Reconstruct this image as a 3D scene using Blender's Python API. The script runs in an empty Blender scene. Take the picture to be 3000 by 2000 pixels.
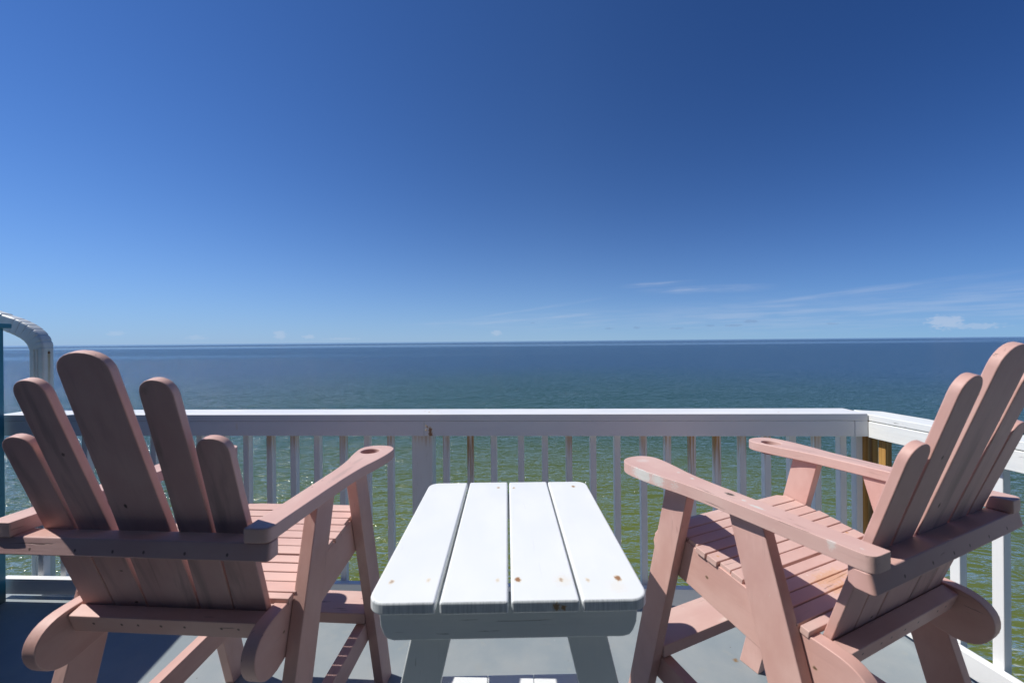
import bpy, bmesh, math, random
from mathutils import Vector, Matrix
random.seed(7)
R = math.radians
sc = bpy.context.scene
C = sc.collection

# ------------------------------------------------------------------ camera
CAMZ = 1.45
cam_d = bpy.data.cameras.new("camera")
cam = bpy.data.objects.new("camera", cam_d); C.objects.link(cam)
cam_d.sensor_width = 36.0
cam_d.lens = 13.85
cam_d.clip_start = 0.02
cam_d.clip_end = 200000
roll, pitch = 0.0090, -0.0010
fw = Vector((0, math.cos(pitch), math.sin(pitch))).normalized()
rt = Vector((math.cos(roll), 0, -math.sin(roll)))
up = rt.cross(fw).normalized(); rt = fw.cross(up).normalized()
m = Matrix((rt, up, -fw)).transposed().to_4x4()
m.translation = Vector((0, 0, CAMZ))
cam.matrix_world = m
cam_d.dof.use_dof = True
cam_d.dof.focus_distance = 2.6
cam_d.dof.aperture_fstop = 4.0
sc.camera = cam
sc.render.resolution_x = 1024; sc.render.resolution_y = 682

# ------------------------------------------------------------------ light
SUN_EL, SUN_AZ = 53.3, 2.7          # azimuth: degrees in front of straight left
sdir = Vector((-math.cos(R(SUN_EL))*math.cos(R(SUN_AZ)), math.cos(R(SUN_EL))*math.sin(R(SUN_AZ)), math.sin(R(SUN_EL))))
sl = bpy.data.lights.new("sun", 'SUN'); sl.energy = 4.8; sl.angle = R(0.53); sl.color = (1.0, 0.955, 0.89)
so = bpy.data.objects.new("sun", sl); C.objects.link(so)
so.rotation_euler = sdir.to_track_quat('Z', 'Y').to_euler(); so.location = (-20, 5, 30)

w = bpy.data.worlds.new("World"); sc.world = w; w.use_nodes = True
nt = w.node_tree; N = nt.nodes; L = nt.links; N.clear()
wo = N.new('ShaderNodeOutputWorld'); bg = N.new('ShaderNodeBackground')
sky = N.new('ShaderNodeTexSky'); sky.sky_type = 'NISHITA'; sky.sun_disc = False
sky.sun_elevation = R(SUN_EL); sky.sun_rotation = R(-90 + SUN_AZ)
sky.altitude = 20; sky.air_density = 1.0; sky.dust_density = 0.0; sky.ozone_density = 1.0
bg.inputs['Strength'].default_value = 0.085
# the horizon band is sampled a little higher up: clear dry air without the yellow rim; then a deeper, cleaner blue
SKY_LIFT, SKY_GAMMA, SKY_GAIN = (.92, .06), 1.30, (.335, .505, .735)
_g = N.new('ShaderNodeTexCoord'); _m = N.new('ShaderNodeMapping'); _m.inputs['Scale'].default_value = (1, 1, SKY_LIFT[0]); _m.inputs['Location'].default_value = (0, 0, SKY_LIFT[1])
_n = N.new('ShaderNodeVectorMath'); _n.operation = 'NORMALIZE'; L.new(_g.outputs['Generated'], _m.inputs[0]); L.new(_m.outputs[0], _n.inputs[0]); L.new(_n.outputs[0], sky.inputs[0])
_ga = N.new('ShaderNodeGamma'); _ga.inputs[1].default_value = SKY_GAMMA; L.new(sky.outputs[0], _ga.inputs[0])
_mu = N.new('ShaderNodeMix'); _mu.data_type = 'RGBA'; _mu.blend_type = 'MULTIPLY'; _mu.inputs[0].default_value = 1; L.new(_ga.outputs[0], _mu.inputs[6]); 
_sp = N.new('ShaderNodeSeparateXYZ'); L.new(_g.outputs['Generated'], _sp.inputs[0])      # the side away from the sun is the darker one
_mr = N.new('ShaderNodeMapRange'); L.new(_sp.outputs[0], _mr.inputs[0]); _mr.inputs[1].default_value = .1; _mr.inputs[2].default_value = .85
_gm = N.new('ShaderNodeMix'); _gm.data_type = 'RGBA'; L.new(_mr.outputs[0], _gm.inputs[0]); _gm.inputs[6].default_value = (*SKY_GAIN, 1); _gm.inputs[7].default_value = (SKY_GAIN[0]*.5, SKY_GAIN[1]*.68, SKY_GAIN[2]*.84, 1)
L.new(_gm.outputs[2], _mu.inputs[7])
# pale air low over the water
_el = N.new('ShaderNodeMath'); _el.operation = 'MULTIPLY'; L.new(_sp.outputs[2], _el.inputs[0]); _el.inputs[1].default_value = -9.0
_ex = N.new('ShaderNodeMath'); _ex.operation = 'EXPONENT'; L.new(_el.outputs[0], _ex.inputs[0])
_e2 = N.new('ShaderNodeMath'); _e2.operation = 'MULTIPLY'; _e2.use_clamp = True; L.new(_ex.outputs[0], _e2.inputs[0])
_lr = N.new('ShaderNodeMapRange'); L.new(_sp.outputs[0], _lr.inputs[0]); _lr.inputs[1].default_value = -.6; _lr.inputs[2].default_value = .7; _lr.inputs[3].default_value = .85; _lr.inputs[4].default_value = .50; L.new(_lr.outputs[0], _e2.inputs[1])
_hz = N.new('ShaderNodeMix'); _hz.data_type = 'RGBA'; L.new(_e2.outputs[0], _hz.inputs[0]); L.new(_mu.outputs[2], _hz.inputs[6]); _hz.inputs[7].default_value = (3.9, 5.5, 8.0, 1)
skycol = _hz.outputs[2]
# faint cirrus streaks and tiny cumulus low over the horizon, by direction
tc = N.new('ShaderNodeTexCoord'); sx = N.new('ShaderNodeSeparateXYZ'); L.new(tc.outputs['Generated'], sx.inputs[0])
def wmath(op, a, b=None, clamp=False):
    n = N.new('ShaderNodeMath'); n.operation = op; n.use_clamp = clamp
    for i, v in enumerate((a, b)):
        if v is None: continue
        if isinstance(v, (int, float)): n.inputs[i].default_value = v
        else: L.new(v, n.inputs[i])
    return n.outputs[0]
def wrange(v, a, b, c, d, smooth=True):
    n = N.new('ShaderNodeMapRange'); n.interpolation_type = 'SMOOTHSTEP' if smooth else 'LINEAR'
    L.new(v, n.inputs[0])
    for i, q in enumerate((a, b, c, d)): n.inputs[i+1].default_value = q
    return n.outputs[0]
ang = wmath('ARCTAN2', sx.outputs['X'], sx.outputs['Y'])       # azimuth, + to the right
elv = wmath('ARCSINE', sx.outputs['Z'])
def streak(a0, e0, slope, wid, length, seed, gain):
    """a soft streak centred at azimuth a0, elevation e0 (radians)"""
    da = wmath('SUBTRACT', ang, a0)
    line = wmath('SUBTRACT', wmath('SUBTRACT', elv, e0), wmath('MULTIPLY', da, slope))
    cv = N.new('ShaderNodeCombineXYZ'); L.new(wmath('MULTIPLY', ang, 9.0), cv.inputs[0]); L.new(wmath('MULTIPLY', line, 120.0), cv.inputs[1]); cv.inputs[2].default_value = seed
    nz = N.new('ShaderNodeTexNoise'); nz.inputs['Scale'].default_value = 1.0; nz.inputs['Detail'].default_value = 5; nz.inputs['Roughness'].default_value = .6
    L.new(cv.outputs[0], nz.inputs['Vector'])
    f1 = wrange(wmath('ABSOLUTE', line), wid, 0.0, 0, 1)
    f2 = wrange(wmath('ABSOLUTE', da), length, length*.25, 0, 1)
    f3 = wrange(nz.outputs['Fac'], .36, .72, .12, 1)
    return wmath('MULTIPLY', wmath('MULTIPLY', wmath('MULTIPLY', f1, f2), f3), gain*.8)
def puff(a0, e0, wa, we, seed, gain):
    da = wmath('DIVIDE', wmath('SUBTRACT', ang, a0), wa); de = wmath('DIVIDE', wmath('SUBTRACT', elv, e0), we)
    cv = N.new('ShaderNodeCombineXYZ'); L.new(wmath('MULTIPLY', ang, 90.0), cv.inputs[0]); L.new(wmath('MULTIPLY', elv, 160.0), cv.inputs[1]); cv.inputs[2].default_value = seed
    nz = N.new('ShaderNodeTexNoise'); nz.inputs['Scale'].default_value = 1.6; nz.inputs['Detail'].default_value = 5
    L.new(cv.outputs[0], nz.inputs['Vector'])
    d = wmath('SQRT', wmath('ADD', wmath('POWER', wmath('ABSOLUTE', da), 2), wmath('POWER', wmath('ABSOLUTE', de), 2)))
    d = wmath('ADD', d, wmath('MULTIPLY', wmath('SUBTRACT', nz.outputs['Fac'], .5), 1.5))
    return wmath('MULTIPLY', wrange(d, 1.0, .35, 0, 1), gain)
def px2dir(x, y):      # only used to write the azimuth / elevation numbers below
    return math.atan2(x-1500, 1154), math.atan2((998-.006*(x-1500)/1.0*1.0-y), math.hypot(x-1500, 1154))
parts = []
for (x, y, sl_, wid, ln, g) in ((1500, 935, .062, .013, .34, .34), (2060, 848, -.03, .012, .16, .42), (1930, 832, .02, .008, .10, .36),
                                (2480, 860, .07, .009, .26, .26), (2200, 900, .03, .022, .50, .16), (1560, 905, .14, .006, .22, .2), (2650, 835, .05, .006, .16, .16), (2700, 905, .01, .055, .75, .30), (1900, 930, .02, .04, .6, .18)):
    a, e = px2dir(x, y); parts.append(streak(a, e, sl_, wid, ln, random.random()*50, g))
for (x, y, wa, we, g) in ((2770, 946, .030, .016, .42), (820, 978, .016, .012, .26), (905, 984, .016, .006, .26), (1455, 974, .018, .010, .28), (340, 972, .015, .006, .18), (575, 985, .02, .006, .15),
                          (1000, 990, .05, .004, .15), (2860, 958, .04, .006, .3)):
    a, e = px2dir(x, y); parts.append(puff(a, e, wa, we, random.random()*50, g))
dark = []
for (x, y, wa, we, g) in ((2200, 942, .018, .005, .4), (2150, 954, .025, .004, .35), (1865, 960, .010, .004, .4), (1785, 962, .014, .003, .35), (1985, 962, .02, .003, .3), (2437, 950, .012, .003, .3), (1562, 945, .008, .003, .25), (2080, 955, .012, .003, .35)):
    a, e = px2dir(x, y); dark.append(puff(a, e, wa, we, random.random()*50, g))
def acc(lst):
    s = lst[0]
    for q in lst[1:]: s = wmath('MAXIMUM', s, q)
    return wmath('MINIMUM', s, .8)
mx = N.new('ShaderNodeMix'); mx.data_type = 'RGBA'; L.new(acc(parts), mx.inputs[0]); L.new(skycol, mx.inputs[6]); mx.inputs[7].default_value = (7.2, 7.8, 9.2, 1)
mx2 = N.new('ShaderNodeMix'); mx2.data_type = 'RGBA'; L.new(acc(dark), mx2.inputs[0]); L.new(mx.outputs[2], mx2.inputs[6]); mx2.inputs[7].default_value = (2.2, 3.4, 5.8, 1)
L.new(mx2.outputs[2], bg.inputs['Color']); L.new(bg.outputs[0], wo.inputs[0])

sc.view_settings.view_transform = 'Standard'; sc.view_settings.look = 'None'
sc.view_settings.exposure = 0.0; sc.view_settings.gamma = 1.0
sc.render.engine = 'CYCLES'

# ------------------------------------------------------------------ material helpers
class MT:
    def __init__(s, name):
        s.m = bpy.data.materials.new(name); s.m.use_nodes = True
        s.t = s.m.node_tree; s.n = s.t.nodes; s.l = s.t.links; s.n.clear()
        s.out = s.n.new('ShaderNodeOutputMaterial'); s.b = s.n.new('ShaderNodeBsdfPrincipled'); s.l.new(s.b.outputs[0], s.out.inputs[0])
    def put(s, sock, v):
        if isinstance(v, bpy.types.NodeSocket): s.l.new(v, sock)
        elif v is not None:
            try: sock.default_value = v
            except Exception: sock.default_value = (*v, 1)
    def math(s, op, a, b=None, clamp=False):
        n = s.n.new('ShaderNodeMath'); n.operation = op; n.use_clamp = clamp; s.put(n.inputs[0], a); s.put(n.inputs[1], b); return n.outputs[0]
    def rng(s, v, a, b, c=0., d=1., smooth=True):
        n = s.n.new('ShaderNodeMapRange'); n.interpolation_type = 'SMOOTHSTEP' if smooth else 'LINEAR'; s.put(n.inputs[0], v)
        for i, q in enumerate((a, b, c, d)): n.inputs[i+1].default_value = q
        return n.outputs[0]
    def noise(s, vec, scale=1., detail=3, rough=.5, dist=0., out='Fac'):
        n = s.n.new('ShaderNodeTexNoise'); n.inputs['Scale'].default_value = scale; n.inputs['Detail'].default_value = detail
        n.inputs['Roughness'].default_value = rough; n.inputs['Distortion'].default_value = dist; s.put(n.inputs['Vector'], vec); return n.outputs[out]
    def vor(s, vec, scale=1., feature='F1', rand=1.):
        n = s.n.new('ShaderNodeTexVoronoi'); n.feature = feature; n.inputs['Scale'].default_value = scale; n.inputs['Randomness'].default_value = rand; s.put(n.inputs['Vector'], vec); return n.outputs['Distance']
    def attr(s, name):
        n = s.n.new('ShaderNodeAttribute'); n.attribute_name = name; return n.outputs['Vector']
    def coord(s, k='Object'):
        return s.n.new('ShaderNodeTexCoord').outputs[k]
    def pos(s): return s.n.new('ShaderNodeNewGeometry').outputs['Position']
    def scale(s, v, sc3, loc=(0, 0, 0)):
        n = s.n.new('ShaderNodeMapping'); n.inputs['Scale'].default_value = sc3; n.inputs['Location'].default_value = loc; s.put(n.inputs['Vector'], v); return n.outputs[0]
    def sep(s, v):
        n = s.n.new('ShaderNodeSeparateXYZ'); s.put(n.inputs[0], v); return n.outputs
    def mix(s, f, a, b):
        n = s.n.new('ShaderNodeMix'); n.data_type = 'RGBA'; s.put(n.inputs[0], f); s.put(n.inputs[6], a); s.put(n.inputs[7], b); return n.outputs[2]
    def bump(s, h, strength, dist, normal=None):
        n = s.n.new('ShaderNodeBump'); n.inputs['Strength'].default_value = strength; n.inputs['Distance'].default_value = dist; s.put(n.inputs['Height'], h)
        if normal: s.l.new(normal, n.inputs['Normal'])
        return n.outputs[0]

def painted_wood(name, col, col2, worn, wear=.5, grain=.5, rough=.5, crack=.5, knot=.5, stain=None, crackcol=(.05, .04, .035)):
    """painted board; attribute 'bl' holds board-local coordinates (length on x) in metres plus an offset per board"""
    M = MT(name)
    bl = M.attr('bl')
    g1 = M.noise(M.scale(bl, (3, 70, 70)), 1, 4, .6)                # fine fibres
    g2 = M.noise(M.scale(bl, (1.2, 16, 16)), 1, 3, .5, .6)          # broad figure
    blot = M.noise(M.scale(bl, (5, 9, 9)), 1, 4, .6)
    base = M.mix(M.rng(blot, .32, .68), col, col2)
    # knots: soft rings under the paint
    kv = M.scale(bl, (2.3, 9.0, 9.0)); kd = M.vor(kv, 1.0)
    kn = M.rng(kd, .13, .02); ksel = M.rng(M.noise(M.scale(bl, (1.7, 5, 5)), 1, 0), .52, .60)
    kn = M.math('MULTIPLY', M.math('MULTIPLY', kn, ksel), knot)
    base = M.mix(kn, base, worn)
    # grime in fibres
    gr = M.math('MULTIPLY', M.rng(g1, .60, .78), M.rng(blot, .35, .7))
    base = M.mix(M.math('MULTIPLY', gr, .6*wear), base, tuple(c*.55 for c in col))
    # chipped paint showing pale wood
    ch = M.math('MULTIPLY', M.rng(M.noise(M.scale(bl, (22, 60, 60)), 1, 6, .7), .66, .70), M.rng(M.noise(M.scale(bl, (3, 6, 6), (4, 2, 1)), 1, 2), .54, .66))
    base = M.mix(M.math('MULTIPLY', ch, wear), base, worn)
    # drying cracks along the board
    cr = M.noise(M.scale(bl, (7, 120, 120), (2, 3, 5)), 1, 3, .55, .4)
    cm = M.math('MULTIPLY', M.rng(cr, .66, .71), M.rng(M.noise(M.scale(bl, (2.5, 5, 5), (9, 1, 3)), 1, 2), .50, .62))
    cm = M.math('MULTIPLY', cm, crack)
    base = M.mix(cm, base, crackcol)
    M.put(M.b.inputs['Base Color'], base)
    M.put(M.b.inputs['Roughness'], M.rng(blot, .2, .8, rough-.08, rough+.12))
    M.put(M.b.inputs['Specular IOR Level'], .35)
    h = M.math('ADD', M.math('MULTIPLY', g1, .5), M.math('MULTIPLY', g2, .8))
    h = M.math('SUBTRACT', h, M.math('MULTIPLY', cm, 1.6))
    h = M.math('ADD', h, M.math('MULTIPLY', M.noise(M.scale(bl, (60, 60, 60)), 1, 2), .15))
    M.put(M.b.inputs['Normal'], M.bump(h, grain, .0015))
    return M

def finish(M): return M.m
PINK = (.585, .35, .305); PINK2 = (.66, .43, .38)
m_pink = finish(painted_wood('pink_paint', PINK, PINK2, (.72, .60, .52), wear=.6, grain=.7, rough=.5, crack=.28, knot=.45, crackcol=(.22, .12, .10)))
m_pink_dry = finish(painted_wood('pink_paint_dry', (.60, .39, .345), (.64, .445, .395), (.76, .66, .58), wear=.75, grain=1., rough=.6, crack=2.2, knot=.5))
WHT = (.78, .80, .81)
m_white = finish(painted_wood('white_paint', WHT, (.81, .82, .82), (.55, .50, .40), wear=.18, grain=.55, rough=.4, crack=.35, knot=.12, crackcol=(.2, .2, .2)))
m_rough_white = finish(painted_wood('white_paint_weathered', (.74, .77, .76), (.79, .80, .77), (.60, .55, .42), wear=.5, grain=1.0, rough=.5, crack=1.2, knot=.3, crackcol=(.07, .07, .06)))

def rusty(name, amount, wood=False):
    # amount: how far the streak reaches down
    M = painted_wood(name, WHT, (.76, .78, .77), (.5, .45, .35), wear=.3, grain=.5, rough=.5, crack=.2, knot=.1)
    link = [l for l in M.t.links if l.to_socket == M.b.inputs['Base Color']][0]; src = link.from_socket
    bl = M.attr('bl'); zz = M.sep(M.pos())[2]
    st = M.noise(M.scale(bl, (2.0, 60, 60)), 1, 4, .6)
    top = M.rng(zz, .93-.6*amount, .94, 0, 1, False)
    thr = M.math('ADD', st, M.math('MULTIPLY', top, .30))
    f = M.math('MULTIPLY', M.math('MULTIPLY', M.rng(thr, .62, .84), min(1., .35+.6*amount)), M.rng(zz, .90-.55*amount, .92))
    col = M.mix(M.noise(M.scale(bl, (8, 90, 90)), 1, 3), (.34, .15, .03), (.54, .32, .12))
    if wood: f = M.rng(st, .2, .45, .75, 1)
    if wood: col = M.mix(M.rng(st, .35, .65), (.30, .145, .035), (.52, .30, .09))
    M.put(M.b.inputs['Base Color'], M.mix(f, src, col)); return M.m
m_rust0 = rusty('white_paint_faint_runs', .15); m_rust1 = rusty('white_paint_rust_trace', .42); m_rust2 = rusty('white_paint_rust_streak', 1.05); m_wood = rusty('bare_stained_wood', 1, True)

def flat(name, col, rough=.5, metal=0., nscale=30, nstr=.2, var=.15):
    M = MT(name); o = M.coord('Object')
    n = M.noise(o, nscale, 4)
    M.put(M.b.inputs['Base Color'], M.mix(M.rng(n, .3, .7), tuple(c*(1-var) for c in col), tuple(min(1, c*(1+var)) for c in col)))
    M.put(M.b.inputs['Roughness'], rough); M.put(M.b.inputs['Metallic'], metal)
    M.put(M.b.inputs['Normal'], M.bump(n, nstr, .002)); return M.m
m_rustmetal = flat('rusted_steel', (.16, .06, .02), .8, 0, 200, .5, .5)
m_brass = flat('bright_nail_head', (.75, .62, .42), .35, .8)

# rust bloom on the fascia and on the table: real stains with their own place
def stained(base_fn, name, spots, **kw):
    """spots: list of (x,y,z,rx,ry,rz,strength) in object space, brown-yellow rust blooms"""
    M = base_fn(name, **kw); link = [l for l in M.t.links if l.to_socket == M.b.inputs['Base Color']][0]; cur = link.from_socket
    o = M.coord('Object'); nz = M.noise(o, 160, 4, .6); 
    acc_ = None
    for (x, y, z, a, b, c, k) in spots:
        mp = M.n.new('ShaderNodeMapping'); mp.vector_type = 'TEXTURE'
        mp.inputs['Location'].default_value = (x, y, z); mp.inputs['Scale'].default_value = (a, b, c); M.put(mp.inputs['Vector'], o)
        vl = M.n.new('ShaderNodeVectorMath'); vl.operation = 'LENGTH'; M.l.new(mp.outputs[0], vl.inputs[0])
        d = M.math('ADD', vl.outputs['Value'], M.math('MULTIPLY', M.math('SUBTRACT', nz, .5), 1.3))
        f = M.math('MULTIPLY', M.rng(d, 1.0, .15), k)
        acc_ = f if acc_ is None else M.math('MAXIMUM', acc_, f)
    c2 = M.mix(M.rng(acc_, .25, .9), (.74, .58, .30), (.30, .14, .045))
    M.put(M.b.inputs['Base Color'], M.mix(M.math('MINIMUM', acc_, .95), cur, c2)); return M.m
def add_spots(M, spots, outer, inner, nscale=160, ragged=1.3, sharp=.15):
    link = [l for l in M.t.links if l.to_socket == M.b.inputs['Base Color']][0]; cur = link.from_socket
    o = M.coord('Object'); nz = M.noise(o, nscale, 4, .6); acc_ = None
    for (x, y, z, a, b, c, k) in spots:
        mp = M.n.new('ShaderNodeMapping'); mp.vector_type = 'TEXTURE'
        mp.inputs['Location'].default_value = (x, y, z); mp.inputs['Scale'].default_value = (a, b, c); M.put(mp.inputs['Vector'], o)
        vl = M.n.new('ShaderNodeVectorMath'); vl.operation = 'LENGTH'; M.l.new(mp.outputs[0], vl.inputs[0])
        d = M.math('ADD', vl.outputs['Value'], M.math('MULTIPLY', M.math('SUBTRACT', nz, .5), ragged))
        f = M.math('MULTIPLY', M.rng(d, 1.0, sharp), k)
        acc_ = f if acc_ is None else M.math('MAXIMUM', acc_, f)
    M.put(M.b.inputs['Base Color'], M.mix(M.math('MINIMUM', acc_, .95), cur, M.mix(M.rng(acc_, .25, .9), outer, inner)))
    return M
def pink_arm(name): return painted_wood(name, (.60, .39, .345), (.64, .445, .395), (.76, .66, .58), wear=.75, grain=.9, rough=.6, crack=.6, knot=.4, crackcol=(.22, .14, .12))
_M = pink_arm('pink_paint_scuffed_arm')      # left arm of the right chair: a bare knot and paint rubbed off along the outer edge
add_spots(_M, [(-.331, -.061, 1.01, .012, .020, .02, 1.)], (.30, .27, .22), (.07, .06, .05), 220, 1.2, .4)
add_spots(_M, [(-.409, .20, 1.0, .006, .07, .03, 1.), (-.403, .12, 1.0, .007, .06, .03, 1.), (-.392, .05, 1.0, .006, .05, .03, .9), (-.335, .285, 1.01, .03, .022, .02, .5), (-.318, .135, 1.01, .006, .008, .02, .8), (-.324, .075, 1.01, .007, .010, .02, .9),
  (-.336, -.107, 1.01, .006, .009, .02, .9), (-.345, -.150, 1.01, .008, .026, .02, .9), (-.366, -.330, 1.010, .0035, .012, .02, .7), (-.345, -.375, 1.01, .004, .005, .02, .6)], (.66, .56, .52), (.62, .62, .58), 260, 1.6, .5)
m_arm_scuffed = _M.m
_M = pink_arm('pink_paint_arm'); add_spots(_M, [(s_*.315, y_, 1.01, .0045, .006, .01, .8) for s_ in (-1, 1) for y_ in (.10, -.085, -.14)], (.45, .30, .25), (.20, .12, .09), 220, 1.2, .4)
add_spots(_M, [(.345, -.02, 1.01, .012, .10, .02, .45), (.335, .12, 1.01, .010, .05, .02, .4)], (.42, .30, .27), (.33, .24, .22), 240, 2.2, .6)
m_arm = _M.m
_M = painted_wood('pink_paint_rail', PINK, PINK2, (.72, .60, .52), wear=.5, grain=.55, rough=.48, crack=.5, knot=.35)
add_spots(_M, [(x_, -.404, .948, .0055, .012, .0065, 1.) for x_ in (-.249, -.129, -.03, .05, .155, .262)], (.20, .13, .11), (.05, .035, .03), 200, .5, .5); m_rail = _M.m
_M = painted_wood('pink_paint_crossbar', PINK, PINK2, (.72, .60, .52), wear=.5, grain=.55, rough=.48, crack=.5, knot=.35)
add_spots(_M, [(x_, -.312, .70, .005, .03, .005, .9) for x_ in (-.2, -.119, -.072, -.007, .06, .163, .21)], (.20, .13, .11), (.06, .04, .03), 200, .5, .5); m_xbar = _M.m
_M = painted_wood('pink_paint_side_rail', PINK, PINK2, (.72, .60, .52), wear=.5, grain=.55, rough=.48, crack=.5, knot=.35)
add_spots(_M, [(-.305, -.264, .671, .02, .007, .006, 1.), (-.305, .036, .722, .02, .009, .007, .9), (.305, -.27, .671, .02, .007, .006, .8)], (.50, .34, .22), (.13, .09, .05), 200, 1.0, .4); m_siderail = _M.m
_M = painted_wood('pink_paint_seat', (.60, .39, .345), (.64, .445, .395), (.76, .66, .58), wear=.75, grain=.9, rough=.6, crack=.55, knot=.5, crackcol=(.22, .14, .11))
add_spots(_M, [(-.05, -.16, .76, .10, .03, .03, .55), (-.06, -.195, .755, .07, .018, .03, .55), (.255, -.05, .78, .008, .005, .02, .9), (-.29, .014, .80, .008, .006, .02, .8)], (.66, .40, .22), (.55, .26, .10), 120, 2.0, .5); m_seat = _M.m
_M = painted_wood('pink_paint_back', PINK, PINK2, (.60, .47, .42), wear=.4, grain=.6, rough=.48, crack=.6, knot=.55)
add_spots(_M, [(-.025, -.38, 1.049, .006, .03, .009, 1.), (-.104, -.285, .744, .007, .03, .005, 1.), (.128, -.47, 1.347, .012, .03, .014, .35), (-.134, -.42, 1.188, .006, .03, .006, .8), (-.111, -.32, .849, .007, .03, .004, .8), (.112, -.43, 1.203, .016, .03, .022, .3)], (.30, .20, .17), (.07, .045, .04), 160, 1.2, .4); m_back = _M.m
_M = painted_wood('weathered_shade_pink_paint', (.50, .30, .285), (.56, .36, .34), (.50, .40, .36), wear=.6, grain=.8, rough=.6, crack=.25, knot=.6, crackcol=(.16, .11, .10))  # mildewed, worn paint with rear-side shade mixed into the base colour
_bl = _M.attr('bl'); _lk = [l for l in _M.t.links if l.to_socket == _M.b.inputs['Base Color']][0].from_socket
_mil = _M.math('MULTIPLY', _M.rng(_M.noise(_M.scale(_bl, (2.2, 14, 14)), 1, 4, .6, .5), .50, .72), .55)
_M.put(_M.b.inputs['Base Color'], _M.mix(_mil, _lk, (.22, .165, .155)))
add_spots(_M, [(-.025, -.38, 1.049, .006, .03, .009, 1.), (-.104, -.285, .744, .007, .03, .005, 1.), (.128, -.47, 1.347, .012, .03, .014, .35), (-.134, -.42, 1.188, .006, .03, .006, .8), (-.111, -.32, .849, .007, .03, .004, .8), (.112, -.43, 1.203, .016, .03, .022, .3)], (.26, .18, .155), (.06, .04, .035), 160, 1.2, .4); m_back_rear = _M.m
_M = painted_wood('weathered_shade_pink_rail', (.50, .315, .295), (.55, .37, .345), (.55, .46, .42), wear=.6, grain=.8, rough=.6, crack=.6, knot=.5, crackcol=(.06, .045, .04))  # worn paint, base colour lowered to set the shaded rear face apart
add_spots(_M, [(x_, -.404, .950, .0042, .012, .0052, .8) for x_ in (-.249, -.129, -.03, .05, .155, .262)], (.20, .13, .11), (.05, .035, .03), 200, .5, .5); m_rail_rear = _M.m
def pw_white(name): return painted_wood(name, (.755, .785, .79), (.775, .80, .805), (.7, .66, .55), wear=.05, grain=.22, rough=.42, crack=.08, knot=.10, crackcol=(.3, .3, .3))
TX = Vector((-.016, 1.155, 0)); TROT = .0135
nails = [(-.278, .884, .6), (-.196, .887, .45), (-.041, .883, .4), (.005, .885, .9), (.101, .881, .6), (.161, .88, .5), (.230, .884, 1.2),
         (-.28, 1.445, .12), (-.205, 1.441, .12), (-.051, 1.441, .7), (.006, 1.437, .6), (.153, 1.442, .15), (.224, 1.444, .9)]
sp = []
for x, y, k in nails:
    sp.append((x-TX.x, y-TX.y, .915, .0060+.0045*k, .009+.006*k, .02, min(1.2, k*1.25)))
sp.append((.238, -.30, .915, .030, .035, .02, .16)); sp.append((.122, -.275, .915, .030, .035, .02, .2)); sp.append((.252, .287, .915, .02, .016, .02, .10))
sp.append((.112, -.343, .902, .016, .01, .012, 1.0))
m_table_top = stained(pw_white, 'white_tabletop_paint', sp)
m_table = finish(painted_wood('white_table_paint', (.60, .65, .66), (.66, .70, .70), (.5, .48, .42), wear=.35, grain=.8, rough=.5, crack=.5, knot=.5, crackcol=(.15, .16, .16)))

_M = MT('white_end_grain'); _o = _M.coord('Object')
_s1 = _M.noise(_M.scale(_o, (260, 3, 14)), 1, 4, .6, .5); _s2 = _M.noise(_M.scale(_o, (60, 3, 40)), 1, 4)
_c = _M.mix(_M.rng(_s1, .35, .62), (.43, .47, .49), (.58, .62, .63)); _c = _M.mix(_M.rng(_s2, .5, .8, 0, .5), _c, (.36, .40, .42))
_M.put(_M.b.inputs['Base Color'], _c); _M.put(_M.b.inputs['Roughness'], .55); _M.put(_M.b.inputs['Normal'], _M.bump(_s1, .4, .002))
add_spots(_M, [(.098, -.3435, .902, .011, .02, .011, 1.), (.113, -.3435, .900, .009, .02, .009, 1.)], (.50, .40, .22), (.28, .16, .06), 260, 1.8, .3); m_table_end = _M.m

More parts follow.
